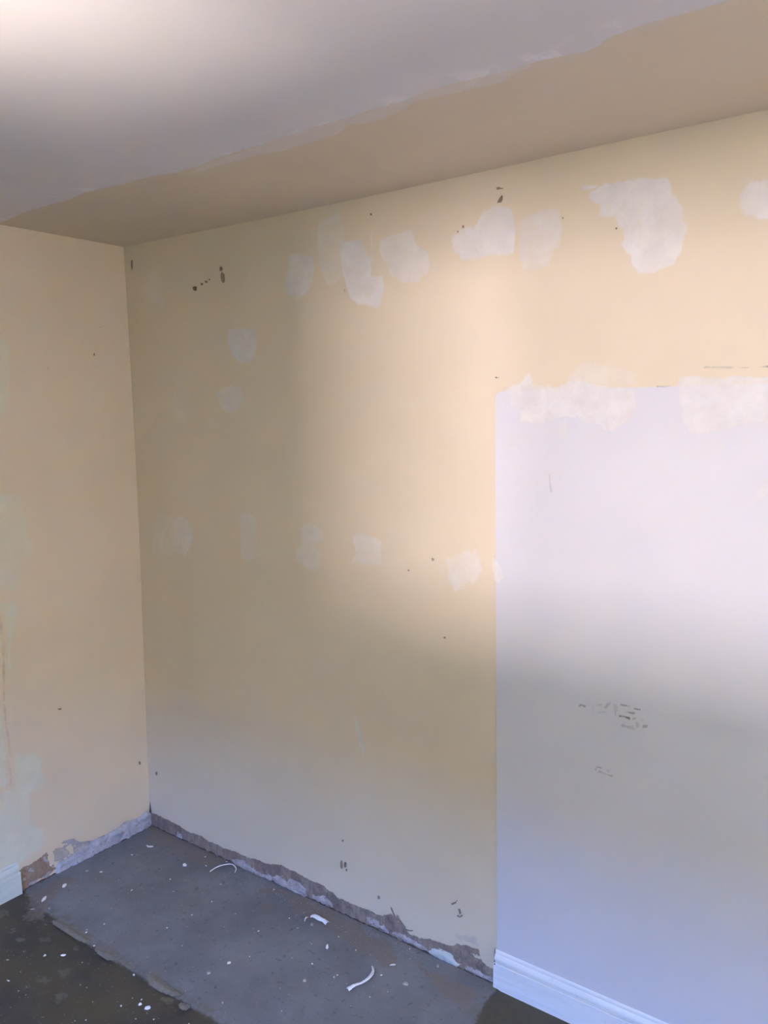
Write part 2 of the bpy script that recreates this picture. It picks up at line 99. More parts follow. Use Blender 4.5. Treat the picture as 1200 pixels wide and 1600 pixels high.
SMEARS = [[(0.2258,-0.7094),(0.2256,-0.6944),(0.2508,-0.6867),(0.2744,-0.7023),(0.2672,-0.7147),(0.2481,-0.7184)],[(0.2412,-0.7453),(0.2435,-0.7376),(0.2574,-0.7318),(0.2668,-0.7383),(0.2612,-0.7453),(0.2509,-0.7485)],[(0.3074,-0.6944),(0.3141,-0.6836),(0.3343,-0.6734),(0.3429,-0.6804),(0.3324,-0.6909),(0.318,-0.697)],[(0.4918,-0.7537),(0.5035,-0.7323),(0.5288,-0.7231),(0.5444,-0.74),(0.5295,-0.757),(0.5118,-0.761)],[(0.5954,-0.8236),(0.5951,-0.8099),(0.6174,-0.8033),(0.6384,-0.8181),(0.6321,-0.8294),(0.6152,-0.8323)],[(0.0686,-0.6052),(0.0738,-0.5944),(0.0937,-0.5852),(0.1041,-0.593),(0.0948,-0.6031),(0.0804,-0.6086)],[(0.1053,-0.6906),(0.1081,-0.6847),(0.1192,-0.6795),(0.1252,-0.6839),(0.1201,-0.6895),(0.1121,-0.6925)],[(0.0358,-0.7021),(0.0445,-0.6824),(0.0812,-0.6655),(0.102,-0.6801),(0.0854,-0.6985),(0.0588,-0.7083)],[(0.179,-0.7232),(0.1776,-0.7179),(0.1864,-0.7159),(0.1967,-0.7222),(0.1951,-0.7265),(0.1882,-0.7272)],[(0.4619,-0.8205),(0.4712,-0.8054),(0.4994,-0.7911),(0.5113,-0.8008),(0.4968,-0.8153),(0.4767,-0.8239)],[(0.4395,-0.6521),(0.4384,-0.6458),(0.4482,-0.6436),(0.4589,-0.6512),(0.4568,-0.6562),(0.4492,-0.657)],[(1.6774,-0.1087),(1.6816,-0.1009),(1.6921,-0.0966),(1.6954,-0.1045),(1.6894,-0.1111),(1.6821,-0.1132)],[(1.6964,-0.1274),(1.702,-0.1161),(1.7168,-0.1105),(1.7219,-0.1228),(1.7139,-0.1322),(1.7035,-0.1347)],[(1.7526,-0.1113),(1.7609,-0.1018),(1.7763,-0.0932),(1.778,-0.0998),(1.7679,-0.1089),(1.7574,-0.1139)],[(1.7261,-0.0928),(1.728,-0.0868),(1.7347,-0.0851),(1.7381,-0.0928),(1.7349,-0.0974),(1.73,-0.0977)],[(1.7416,-0.0542),(1.7513,-0.0435),(1.7688,-0.0336),(1.7705,-0.0406),(1.7588,-0.0508),(1.7468,-0.0568)],[(0.9406,-0.6223),(0.9456,-0.613),(0.9613,-0.6057),(0.9681,-0.6132),(0.9602,-0.6217),(0.949,-0.6259)],[(0.8695,-0.6341),(0.8757,-0.6238),(0.8935,-0.615),(0.9006,-0.6227),(0.8912,-0.6323),(0.8785,-0.6375)]]
DIRT = [[(0.7026,-0.0768),(0.7662,-0.0074),(1.0213,-0.0156),(1.2701,-0.0492),(1.4004,-0.0892),(1.3341,-0.1362),(1.156,-0.1102),(0.9595,-0.0814),(0.7778,-0.1191)],[(0.0292,-0.5901),(0.038,-0.5449),(0.0413,-0.4153),(0.1001,-0.4259),(0.1143,-0.5397),(0.2346,-0.6369),(0.1614,-0.6537)],[(0.0075,0.0005),(0.2563,-0.0005),(0.4606,-0.0128),(0.4703,-0.0874),(0.2382,-0.0839),(0.0689,-0.0955)],[(0.7819,-0.1393),(0.8115,-0.1046),(0.8382,-0.1224),(0.8151,-0.1566)],[(1.4087,-0.0651),(1.6672,-0.0712),(1.6869,-0.1814),(1.5736,-0.1378)]]
CURLS = [[(0.4745,-0.0976),(0.4771,-0.0772),(0.485,-0.0583),(0.4984,-0.0408),(0.5121,-0.0269),(0.525,-0.0221),(0.5462,-0.0287),(0.5582,-0.0466)],[(0.977,-0.0843),(0.9862,-0.0779),(1.0024,-0.0795),(1.0184,-0.0811),(1.0327,-0.0774),(1.0526,-0.0804)],[(1.3026,-0.1586),(1.3218,-0.1773),(1.3325,-0.2013),(1.3341,-0.2262),(1.3281,-0.2474),(1.3148,-0.2654),(1.3074,-0.2874)],[(0.9761,-0.1132),(0.9702,-0.1001),(0.9709,-0.0909)]]
FLECKS = [(0.1358,-0.1147,0.0158,0.0076),(0.1189,-0.1176,0.0053,0.0051),(0.3589,-0.1226,0.0101,0.0116),(1.3539,-0.1149,0.0132,0.006),(1.1285,-0.173,0.0053,0.0112),(1.1727,-0.3321,0.006,0.0071),(1.4363,-0.1622,0.0098,0.0098),(1.4733,-0.0376,0.0061,0.0089),(1.0076,-0.1122,0.0066,0.0087),(0.0962,-0.4741,0.0085,0.0156),(0.1113,-0.5656,0.0071,0.0213),(0.0787,-0.3679,0.0075,0.0141),(0.1293,-0.3403,0.0075,0.0058),(0.1271,-0.6218,0.0116,0.0051),(0.1798,-0.5869,0.0069,0.0051),(0.1258,-0.1972,0.0052,0.0049),(0.8322,-0.6872,0.0068,0.0069),(0.864,-0.6837,0.0105,0.0082),(0.8198,-0.6733,0.0029,0.0056),(0.7917,-0.7256,0.0029,0.0055),(0.4434,-0.6966,0.0095,0.0068),(0.3935,-0.732,0.0074,0.0085),(0.4099,-0.8647,0.0071,0.0048),(0.3145,-0.8145,0.0063,0.0034),(0.4896,-0.6135,0.0032,0.0052),(0.7103,-0.6199,0.0041,0.0061),(0.7485,-0.5857,0.0031,0.0038),(0.92,-0.4115,0.0072,0.0077),(0.9015,-0.4807,0.0081,0.009),(0.7303,-0.4431,0.0032,0.005),(0.613,-0.4123,0.0033,0.0054),(0.4177,-0.5248,0.0045,0.0056),(0.3962,-0.578,0.0055,0.0055),(0.4066,-0.5874,0.0044,0.0055),(1.018,-0.6056,0.0038,0.0065),(1.0346,-0.5433,0.0038,0.0067),(1.0136,-0.6546,0.0037,0.0038),(1.3518,-0.1737,0.004,0.0043),(1.3793,-0.2692,0.0039,0.004),(1.239,-0.2537,0.005,0.0029),(0.3278,-0.3457,0.0036,0.0063),(0.4611,-0.2616,0.0036,0.0052),(0.6253,-0.222,0.0035,0.0049),(0.3885,-0.2178,0.0037,0.0055),(0.5711,-0.1299,0.0048,0.0063),(0.3791,-0.0364,0.0038,0.0095),(0.4302,-0.0779,0.0031,0.0092),(1.2019,-0.4655,0.0028,0.0039),(0.4747,0.025,0.0038,0.0071),(0.9516,-0.3518,0.0031,0.0047),(1.0743,-0.1878,0.0032,0.0049),(1.1243,-0.1085,0.0032,0.005),(0.7555,-0.82,0.0028,0.0033),(0.8708,-0.7319,0.0028,0.0039),(0.9158,-0.7029,0.0028,0.0039),(0.1655,-0.6151,0.0034,0.0061),(0.1646,-0.6292,0.0046,0.006),(-0.0052,-0.5704,0.0048,0.0067),(0.9204,-0.1309,0.0028,0.0045),(0.6321,-0.0869,0.003,0.0063),(0.757,-0.0385,0.0036,0.0061),(1.1401,-0.2592,0.0051,0.006),(0.9797,-0.1531,0.0044,0.0052),(1.2137,-0.1281,0.0031,0.0047),(1.2363,-0.2661,0.003,0.0043),(1.4107,-0.2207,0.0029,0.0041),(1.703,-0.1277,0.0047,0.005),(1.6812,-0.1154,0.0028,0.0038),(1.7103,-0.0947,0.0028,0.0039),(1.7582,-0.1218,0.0074,0.0037),(1.7198,-0.143,0.0046,0.0037),(1.7503,-0.0506,0.0075,0.0026),(1.3537,-0.0213,0.0031,0.0047),(0.8825,-0.2426,0.0044,0.0052),(0.748,-0.2219,0.0034,0.0046),(0.6278,-0.3156,0.0034,0.0037)]


# ------------------------------------------------------------------ materials
class NT:
    def __init__(s, name, rough=0.6, spec=0.3):
        s.m = bpy.data.materials.new(name); s.m.use_nodes = True
        s.t = s.m.node_tree; s.b = s.t.nodes['Principled BSDF']
        s.b.inputs['Roughness'].default_value = rough
        s.b.inputs['Specular IOR Level'].default_value = spec
        g = s.t.nodes.new('ShaderNodeNewGeometry'); s.pos = g.outputs['Position']
    def n(s, kind, **kw):
        x = s.t.nodes.new(kind)
        for k, v in kw.items(): setattr(x, k, v)
        return x
    def L(s, a, b): s.t.links.new(a, b)
    def val(s, inp, v):
        if isinstance(v, (int, float)): inp.default_value = v
        else: s.L(v, inp)
    def math(s, op, a, b=0.0, clamp=False):
        x = s.n('ShaderNodeMath', operation=op, use_clamp=clamp); s.val(x.inputs[0], a); s.val(x.inputs[1], b); return x.outputs[0]
    def noise(s, scale, detail=4, rough=0.55, stretch=None):
        src = s.pos
        if stretch:
            mp = s.n('ShaderNodeMapping'); mp.inputs['Scale'].default_value = stretch; s.L(src, mp.inputs[0]); src = mp.outputs[0]
        x = s.n('ShaderNodeTexNoise'); x.inputs['Scale'].default_value = scale; x.inputs['Detail'].default_value = detail
        x.inputs['Roughness'].default_value = rough; s.L(src, x.inputs['Vector']); return x.outputs['Fac']
    def step(s, v, a, b):
        x = s.n('ShaderNodeMapRange', interpolation_type='SMOOTHSTEP'); s.val(x.inputs['Value'], v)
        s.val(x.inputs['From Min'], a); s.val(x.inputs['From Max'], b); return x.outputs[0]
    def attr(s, name):
        x = s.n('ShaderNodeAttribute', attribute_name=name); return x.outputs['Fac']
    def mix(s, f, a, b):
        x = s.n('ShaderNodeMix', data_type='RGBA'); s.val(x.inputs[0], f)
        for i, c in ((6, a), (7, b)):
            if isinstance(c, tuple): x.inputs[i].default_value = (*c, 1)
            else: s.L(c, x.inputs[i])
        return x.outputs[2]
    def color(s, c): s.L(c, s.b.inputs['Base Color'])
    def bump(s, h, strength=0.3, dist=0.001):
        x = s.n('ShaderNodeBump'); x.inputs['Strength'].default_value = strength; x.inputs['Distance'].default_value = dist
        s.L(h, x.inputs['Height']); s.L(x.outputs[0], s.b.inputs['Normal'])

CREAM_A, CREAM_B = (0.73, 0.622, 0.475), (0.69, 0.585, 0.440)
PANEL_A, PANEL_B = (0.69, 0.67, 0.715), (0.645, 0.63, 0.675)
FILLER_A, FILLER_B = (0.76, 0.725, 0.715), (0.66, 0.62, 0.605)
WHITE_A, WHITE_B = (0.66, 0.64, 0.675), (0.61, 0.59, 0.62)

def cream(t): return t.mix(t.step(t.noise(2.3, 5), 0.3, 0.7), CREAM_A, CREAM_B)
def lilac(t):
    c = t.mix(t.step(t.noise(2.0, 5), 0.3, 0.7), PANEL_A, PANEL_B)
    return c
def roller(t): return t.noise(260, 2, 0.6)

def patch_fac(t, clean=0.5, streak=(18, 18, 9)):
    """ragged edge: signed distance to the traced outline plus noise, times thickness of cover"""
    amp = t.attr('amp')
    sd = t.math('ADD', t.attr('sd'), t.math('MULTIPLY', t.math('SUBTRACT', t.noise(70, 6, 0.75), 0.5), t.math('MULTIPLY', amp, 2.2)))
    sd = t.math('ADD', sd, t.math('MULTIPLY', t.math('SUBTRACT', t.noise(16, 3), 0.5), t.math('MULTIPLY', amp, 3.0)))
    sd = t.math('ADD', sd, t.math('MULTIPLY', t.math('SUBTRACT', t.noise(1.0, 4, 0.6, (55, 55, 10)), 0.5), t.math('MULTIPLY', amp, 1.8)))
    f = t.step(t.math('DIVIDE', sd, t.attr('feather')), -0.5, 0.5)
    v1 = t.math('MULTIPLY', t.math('SUBTRACT', t.noise(1.0, 5, 0.65, streak), 0.5), 1.0)
    v2 = t.math('MULTIPLY', t.math('SUBTRACT', t.noise(1.0, 4, 0.6, (70, 70, 12)), 0.5), 0.45)
    thin = t.math('ADD', t.attr('cov'), t.math('ADD', v1, v2), clamp=True)
    return f, t.math('MULTIPLY', f, thin, clamp=True)

M = {}
t = NT('cream_wall_paint', 0.55, 0.35); t.color(cream(t)); t.bump(roller(t), 0.25, 0.0006); M['cream'] = t.m
t = NT('pale_lilac_panel_paint', 0.5, 0.35)
t.color(lilac(t)); t.bump(roller(t), 0.2, 0.0005); M['panel'] = t.m

def over(name, base, ca, cb, rough=0.55, relief=0.5, streak=(18, 18, 9), spec=0.35):
    t = NT(name, rough, spec)
    b = base(t)
    f, k = patch_fac(t, streak=streak)
    c = t.mix(t.step(t.noise(14, 5, 0.65), 0.3, 0.7), ca, cb)
    t.color(t.mix(k, b, c))
    h = t.math('ADD', t.math('MULTIPLY', roller(t), 0.15), t.math('MULTIPLY', f, relief))
    h = t.math('ADD', h, t.math('MULTIPLY', t.noise(1.0, 4, 0.6, (60, 60, 14)), 0.25))
    t.bump(h, 0.5, 0.0012)
    return t.m
def wall_or_panel(t): return t.mix(t.step(t.attr('pan'), -0.001, 0.001), cream(t), lilac(t))
M['filler'] = over('white_filler_on_wall', wall_or_panel, FILLER_A, FILLER_B)
M['filler_left'] = over('greenish_white_filler', cream, (0.70, 0.715, 0.61), (0.62, 0.64, 0.54), relief=0.3)
M['chip'] = over('chipped_brown_plaster', cream, (0.16, 0.10, 0.075), (0.10, 0.065, 0.05), 0.9, -1.0)
M['scuff_shadow'] = over('dark_scuff_shadow', wall_or_panel, (0.12, 0.12, 0.13), (0.20, 0.20, 0.21), 0.55, 0.0)  # scuffs, and the painted shadow line on the left wall
M['stain'] = over('mauve_stain', cream, (0.36, 0.31, 0.32), (0.46, 0.41, 0.42), 0.55, 0.0)

def plaster(name, base, ca, cb, cc):
    t = NT(name, 0.92, 0.1)
    f, k = patch_fac(t)
    c = t.mix(t.step(t.noise(22, 6, 0.7), 0.35, 0.65), ca, cb)
    c = t.mix(t.step(t.noise(75, 5, 0.75), 0.54, 0.68), c, cc)
    t.color(t.mix(k, base(t), c))
    h = t.math('ADD', t.math('MULTIPLY', t.noise(160, 6, 0.75), 0.9), t.math('MULTIPLY', f, -1.2))
    t.bump(h, 0.8, 0.0025)
    return t.m
M['bare'] = plaster('bare_brown_plaster', cream, (0.27, 0.205, 0.175), (0.20, 0.155, 0.135), (0.12, 0.095, 0.085))
M['bare_grey'] = plaster('bare_grey_render', cream, (0.44, 0.42, 0.44), (0.33, 0.32, 0.34), (0.22, 0.20, 0.20))
M['brick'] = plaster('bare_brick_coloured_plaster', cream, (0.33, 0.235, 0.175), (0.27, 0.19, 0.145), (0.20, 0.14, 0.11))
M['cream_lump'] = plaster('rough_cream_filler', cream, (0.50, 0.45, 0.39), (0.40, 0.36, 0.31), (0.30, 0.26, 0.22))

t = NT('plaster_lump', 0.85, 0.15)
c = t.mix(t.step(t.noise(35, 5, 0.7), 0.35, 0.65), (0.50, 0.45, 0.45), (0.36, 0.31, 0.31))
t.color(t.mix(t.step(t.noise(120, 4, 0.7), 0.56, 0.66), c, (0.18, 0.14, 0.13)))
t.bump(t.noise(200, 5, 0.7), 0.6, 0.002); M['lump'] = t.m
t = NT('pale_green_grey_lump', 0.8, 0.2)
t.color(t.mix(t.noise(40, 5), (0.50, 0.52, 0.49), (0.58, 0.60, 0.57))); t.bump(t.noise(150, 4), 0.3, 0.001); M['lump_pale'] = t.m
t = NT('joint_shade_dirt', 0.95, 0.05)  # dark tone that paints the wall-floor joint shadow
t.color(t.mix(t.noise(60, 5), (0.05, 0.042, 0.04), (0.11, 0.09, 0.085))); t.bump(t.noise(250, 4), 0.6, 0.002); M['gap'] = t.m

t = NT('rusty_dirt', 0.9, 0.1); t.color(t.mix(t.noise(60, 5), (0.10, 0.06, 0.045), (0.20, 0.13, 0.10))); M['rust'] = t.m
t = NT('gloss_white_woodwork', 0.35, 0.45)
c = t.mix(t.step(t.noise(1.0, 5, 0.6, (4, 60, 60)), 0.35, 0.7), (0.83, 0.84, 0.86), (0.76, 0.77, 0.80))
t.color(t.mix(t.math('MULTIPLY', t.step(t.noise(45, 6, 0.75), 0.60, 0.70), 0.35), c, (0.35, 0.31, 0.29)))
t.bump(t.noise(1.0, 3, 0.5, (8, 120, 120)), 0.15, 0.0008); M['skirt'] = t.m
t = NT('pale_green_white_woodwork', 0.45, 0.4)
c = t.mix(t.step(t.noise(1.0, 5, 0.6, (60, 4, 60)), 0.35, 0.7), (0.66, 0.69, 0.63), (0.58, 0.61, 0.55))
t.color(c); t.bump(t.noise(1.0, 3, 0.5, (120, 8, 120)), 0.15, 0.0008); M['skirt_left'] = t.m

t = NT('ceiling_two_paints', 0.7, 0.2)
sd = t.attr('sd')
rag = t.math('ADD', t.math('MULTIPLY', t.math('SUBTRACT', t.noise(45, 6, 0.75), 0.5), 0.022), t.math('MULTIPLY', t.math('SUBTRACT', t.noise(7, 3), 0.5), 0.02))
f1 = t.step(t.math('ADD', sd, rag), -0.003, 0.004)
f2 = t.math('MULTIPLY', t.step(t.math('ADD', t.attr('thin'), rag), -0.003, 0.005), 0.5)
f3 = t.math('MULTIPLY', t.step(t.math('ADD', sd, t.math('MULTIPLY', rag, 2.5)), -0.035, 0.0), t.step(t.noise(24, 5, 0.7), 0.46, 0.62))
wc = t.mix(t.step(t.noise(1.6, 4), 0.3, 0.7), WHITE_A, WHITE_B)
wc = t.mix(t.math('MULTIPLY', t.step(t.noise(11, 5, 0.7), 0.52, 0.62), t.step(sd, 0.09, 0.0)), wc, (0.72, 0.69, 0.73))
cc = t.mix(t.step(t.noise(2.3, 5), 0.3, 0.7), (0.64, 0.55, 0.44), (0.60, 0.515, 0.41))
k = t.math('MAXIMUM', f1, f2); k = t.math('MAXIMUM', k, t.math('MULTIPLY', f3, 0.25))
t.color(t.mix(k, cc, wc))
t.bump(t.math('ADD', t.math('MULTIPLY', roller(t), 0.3), k), 0.35, 0.0012); M['ceiling'] = t.m

# floor
def dark_floor(t):
    c = t.mix(t.step(t.noise(5, 5, 0.6), 0.3, 0.7), (0.050, 0.045, 0.040), (0.085, 0.072, 0.048))
    c = t.mix(t.step(t.noise(3.1, 3, 0.5), 0.52, 0.68), c, (0.080, 0.066, 0.040))
    c = t.mix(t.math('MULTIPLY', t.step(t.noise(28, 8, 0.8), 0.56, 0.70), 0.6), c, (0.17, 0.155, 0.13))
    return t.mix(t.math('MULTIPLY', t.step(t.noise(220, 4, 0.8), 0.64, 0.72), 0.7), c, (0.27, 0.25, 0.22))
def grey_floor(t):
    c = t.mix(t.step(t.noise(3.5, 6, 0.6), 0.3, 0.7), (0.215, 0.222, 0.238), (0.150, 0.156, 0.170))
    c = t.mix(t.math('MULTIPLY', t.step(t.noise(16, 8, 0.7), 0.52, 0.70), 0.4), c, (0.235, 0.23, 0.235))
    c = t.mix(t.math('MULTIPLY', t.step(t.noise(38, 5, 0.7), 0.58, 0.68), 0.6), c, (0.055, 0.054, 0.056))
    return t.mix(t.math('MULTIPLY', t.step(t.noise(240, 3, 0.8), 0.68, 0.76), 0.6), c, (0.36, 0.34, 0.33))
def floor_bump(t, k): t.bump(t.math('ADD', t.noise(90, 7, 0.75), t.math('MULTIPLY', t.noise(14, 4), 1.5)), k, 0.002)
t = NT('old_dark_floor', 0.62, 0.35); t.color(dark_floor(t)); floor_bump(t, 0.55); M['dark_floor'] = t.m
def two_floors(t):
    sd = t.math('ADD', t.attr('pan'), t.math('MULTIPLY', t.math('SUBTRACT', t.noise(30, 6, 0.7), 0.5), 0.03))
    edge = t.step(sd, -0.002, 0.010)
    g = t.mix(t.math('MULTIPLY', t.step(sd, 0.06, 0.01), t.step(t.noise(25, 6, 0.75), 0.42, 0.6)), grey_floor(t), (0.15, 0.14, 0.12))
    return t.mix(edge, dark_floor(t), g)
t = NT('grey_cement_screed', 0.62, 0.35)
t.color(two_floors(t)); floor_bump(t, 0.45); M['screed'] = t.m
def floor_over(name, base, ca, cb, rough=0.62, spec=0.35):
    t = NT(name, rough, spec); f, k = patch_fac(t, streak=(30, 30, 30))
    t.color(t.mix(k, base(t), t.mix(t.noise(50, 5, 0.7), ca, cb))); floor_bump(t, 0.5); return t.m
M['smear'] = floor_over('pale_residue_smear', two_floors, (0.26, 0.25, 0.20), (0.17, 0.16, 0.13))
M['dirt'] = floor_over('brown_plaster_dust', two_floors, (0.23, 0.19, 0.17), (0.16, 0.13, 0.115))
M['darkpatch'] = floor_over('dark_adhesive_patch', two_floors, (0.050, 0.045, 0.038), (0.095, 0.085, 0.05))
t = NT('mortar_ridge', 0.9, 0.1); t.color(t.mix(t.noise(70, 5, 0.75), (0.30, 0.285, 0.25), (0.13, 0.12, 0.10))); t.bump(t.noise(140, 5, 0.7), 0.8, 0.003); M['ridge'] = t.m
def plain(name, a, b, rough=0.6):
    t = NT(name, rough, 0.3); t.color(t.mix(t.noise(90, 3), a, b)); M[name] = t.m
plain('white_paint_strip', (0.90, 0.90, 0.92), (0.84, 0.84, 0.86), 0.4)
plain('bright_plaster', (0.86, 0.85, 0.84), (0.76, 0.75, 0.73), 0.8)
plain('dull_plaster', (0.50, 0.48, 0.45), (0.38, 0.36, 0.34), 0.9)
plain('grey_stone', (0.34, 0.33, 0.33), (0.26, 0.25, 0.25), 0.9)
plain('blocker_brown', (0.42, 0.27, 0.17), (0.36, 0.22, 0.14), 0.9)
plain('groove_shade', (0.22, 0.21, 0.22), (0.30, 0.29, 0.30), 0.9)  # grey that paints the skirting groove's shadow line
plain('blocker_green', (0.10, 0.13, 0.06), (0.06, 0.08, 0.04), 0.9)
plain('room_paint', (0.62, 0.57, 0.48), (0.58, 0.53, 0.45), 0.7)

# ------------------------------------------------------------------ mesh helpers
def link(name, me, mat, parent=None, label=None, cat=None, group=None, kind=None):
    o = bpy.data.objects.new(name, me); COL.objects.link(o)
    if mat is not None: me.materials.append(M[mat] if isinstance(mat, str) else mat)
    if parent: o.parent = parent
    if label: o['label'] = label
    if cat: o['category'] = cat
    if group: o['group'] = group
    if kind: o['kind'] = kind
    return o
def mesh(name, v, f, smooth=False):
    me = bpy.data.meshes.new(name); me.from_pydata([tuple(map(float, a)) for a in v], [], [tuple(map(int, a)) for a in f]); me.update()
    if smooth: me.polygons.foreach_set('use_smooth', [True]*len(me.polygons))
    return me
def sdist(P, X, Y):
    P = np.array(P); n = len(P); d = np.full(X.shape, 1e9); ins = np.zeros(X.shape, bool)
    for i in range(n):
        ax, ay = P[i]; bx, by = P[(i+1) % n]; ex, ey = bx-ax, by-ay; L2 = ex*ex+ey*ey+1e-12
        tt = np.clip(((X-ax)*ex+(Y-ay)*ey)/L2, 0, 1)
        d = np.minimum(d, np.hypot(X-ax-tt*ex, Y-ay-tt*ey))
        c = ((ay > Y) != (by > Y)) & (X < (bx-ax)*(Y-ay)/((by-ay) if by != ay else 1e-12)+ax)
        ins ^= c
    return np.where(ins, d, -d)
BOW_Z = [-0.1, 0.007, 0.11, 0.403, 0.796, 1.17, 1.659, 2.066, 2.402, 2.6]
BOW_X = [-0.009, -0.0095, -0.0125, -0.0077, 0.0023, 0.0116, 0.0144, 0.0117, 0.0081, 0.007]
def bow(z): return float(np.interp(z, BOW_Z, BOW_X))
SAG_X = [-1, 0, 0.736, 1.303, 1.697, 2.143, 2.4, 6]
SAG_Z = [0, 0, -0.005, -0.005, -0.0026, 0.0007, 0.0, 0]
def sag(x): return float(np.interp(x, SAG_X, SAG_Z))
MAP = {
 'right': lambda u, v, h: (u, -h, v),
 'left': lambda u, v, h: (bow(v)+h, -u, v),
 'floor': lambda u, v, h: (u, v, h),
 'ceil': lambda u, v, h: (u, v, H+sag(u)-h),
}
FLIP = {'right': False, 'left': False, 'floor': False, 'ceil': True}
PN = [0]
def patch(name, parent, poly, side, mat, step, cov=1.0, feather=0.008, amp=0.008, h0=0.0004, hf=None, label=None, kind=None, margin=None):
    PN[0] += 1; h0 += 0.00003*(PN[0] % 40)
    P = np.array(poly); mg = (feather*0.5+amp*1.6) if margin is None else margin
    x0, y0 = P.min(0)-mg-step; x1, y1 = P.max(0)+mg+step
    nx, ny = max(3, int((x1-x0)/step)+2), max(3, int((y1-y0)/step)+2)
    X, Y = np.meshgrid(np.linspace(x0, x1, nx), np.linspace(y0, y1, ny), indexing='ij')
    D = sdist(P, X, Y)
    if side in ('right', 'left'):
        ok = (Y > -0.004)
        if side == 'right': ok &= X > -0.004
        if side == 'left': ok &= X > -0.002
    else: ok = np.ones(X.shape, bool)
    keep = (D > -mg) & ok
    F = []; used = {}
    def vid(i, j):
        if (i, j) not in used: used[(i, j)] = len(used)
        return used[(i, j)]
    for i in range(nx-1):
        for j in range(ny-1):
            if (keep[i, j] or keep[i+1, j] or keep[i, j+1] or keep[i+1, j+1]) and ok[i, j] and ok[i+1, j] and ok[i, j+1] and ok[i+1, j+1]:
                q = [vid(i, j), vid(i+1, j), vid(i+1, j+1), vid(i, j+1)]
                F.append(q[::-1] if FLIP[side] else q)
    keys = list(used)
    V = []; mp = MAP[side]
    Dp = sdist(PANEL_POLY, X, Y) if side == 'right' and mat in ('filler', 'scuff_shadow') else None
    for (i, j) in keys:
        h = h0
        if Dp is not None: h += 0.0012*min(1, max(0, (Dp[i, j]+0.004)/0.003))
        if hf: h += hf(X[i, j], Y[i, j], D[i, j])
        V.append(mp(X[i, j], Y[i, j], h))
    me = mesh(name, V, F, True)
    def at(nm, vals):
        a = me.attributes.new(nm, 'FLOAT', 'POINT'); a.data.foreach_set('value', [float(v) for v in vals])
    at('sd', [D[k] for k in keys]); at('cov', [cov]*len(keys)); at('amp', [amp]*len(keys)); at('feather', [feather]*len(keys))
    if side == 'floor' and Dp is None: Dp = sdist(SC, X, Y)
    at('pan', [Dp[k] if Dp is not None else -1 for k in keys])
    return link(name, me, mat, parent, label, kind=kind)
def slab(name, poly, side, th, mat, parent, bev=0.0):
    """solid plate with its own thickness from an outline"""
    mp = MAP[side]; n = len(poly)
    c = np.mean(np.array(poly), 0)
    V = [mp(u, v, 0) for u, v in poly]+[mp(u, v, th-bev) for u, v in poly]
    inner = []
    for k in range(n):
        a = np.array(poly[k-1]); b = np.array(poly[k]); d = np.array(poly[(k+1) % n])
        n1 = np.array([-(b-a)[1], (b-a)[0]]); n2 = np.array([-(d-b)[1], (d-b)[0]])
        nn = n1/np.linalg.norm(n1)+n2/np.linalg.norm(n2); nn = nn/(np.linalg.norm(nn)+1e-9)
        inner.append(b+nn*bev)
    if bev > 0:
        V += [mp(u, v, th) for u, v in inner]
    F = []
    rings = 3 if bev > 0 else 2
    for r in range(rings-1):
        for k in range(n):
            F.append((r*n+k, r*n+(k+1) % n, (r+1)*n+(k+1) % n, (r+1)*n+k))
    F.append(tuple((rings-1)*n+k for k in range(n)))
    me = mesh(name, V, F)
    bm = bmesh.new(); bm.from_mesh(me); bmesh.ops.triangulate(bm, faces=[f for f in bm.faces if len(f.verts) > 4]); bmesh.ops.recalc_face_normals(bm, faces=bm.faces); bm.to_mesh(me); bm.free()
    return link(name, me, mat, parent)
def box(bm, a, b):
    vs = [bm.verts.new((x, y, z)) for x in (a[0], b[0]) for y in (a[1], b[1]) for z in (a[2], b[2])]
    for q in ((0,1,3,2),(4,6,7,5),(0,4,5,1),(2,3,7,6),(0,2,6,4),(1,5,7,3)): bm.faces.new([vs[i] for i in q])
def boxes(name, L_, mat, parent=None, kind=None, bev=0):
    bm = bmesh.new()
    for a, b in L_: box(bm, a, b)
    bmesh.ops.recalc_face_normals(bm, faces=bm.faces)
    if bev: bmesh.ops.bevel(bm, geom=bm.edges[:], offset=bev, segments=2, affect='EDGES')
    me = bpy.data.meshes.new(name); bm.to_mesh(me); bm.free()
    return link(name, me, mat, parent, kind=kind)

# ------------------------------------------------------------------ room shell
PX1 = 4.6
PANEL_POLY = [(1.6655, -0.02), (1.6648, 0.1233), (1.6568, 1.0857), (1.6538, 1.2747), (1.6510, 1.6424), (1.6500, 1.776), (1.6525, 1.789), (1.659, 1.7975), (1.6743, 1.8009), (1.7977, 1.8012), (1.8887, 1.8022), (2.0578, 1.8009), (2.3522, 1.7999), (PX1, 1.80), (PX1, -0.02)]

def grid_wall(name, side, us, vs, mat, back=0.12):
    mp = MAP[side]; n = len(vs)
    V = [mp(u, v, 0) for u in us for v in vs]; F = []
    for i in range(len(us)-1):
        for j in range(n-1):
            q = (i*n+j, (i+1)*n+j, (i+1)*n+j+1, i*n+j+1); F.append(q[::-1] if FLIP[side] else q)
    # solid: back face and rim
    k = len(V); V += [mp(us[i], vs[j], -back) for i, j in ((0, 0), (-1, 0), (-1, -1), (0, -1))]
    F.append((k+3, k+2, k+1, k))
    me = mesh(name, V, F, True)
    return link(name, me, mat, None, kind='structure')
wall_right = grid_wall('wall_right', 'right', list(np.linspace(-0.14, FAR, 40)), list(np.linspace(-0.1, 2.5, 20)), 'cream')
wall_left = grid_wall('wall_left', 'left', list(np.linspace(-0.02, 3.62, 30)), list(np.linspace(-0.1, 2.5, 53)), 'cream')
wx0, wx1, wz0, wz1 = WIN
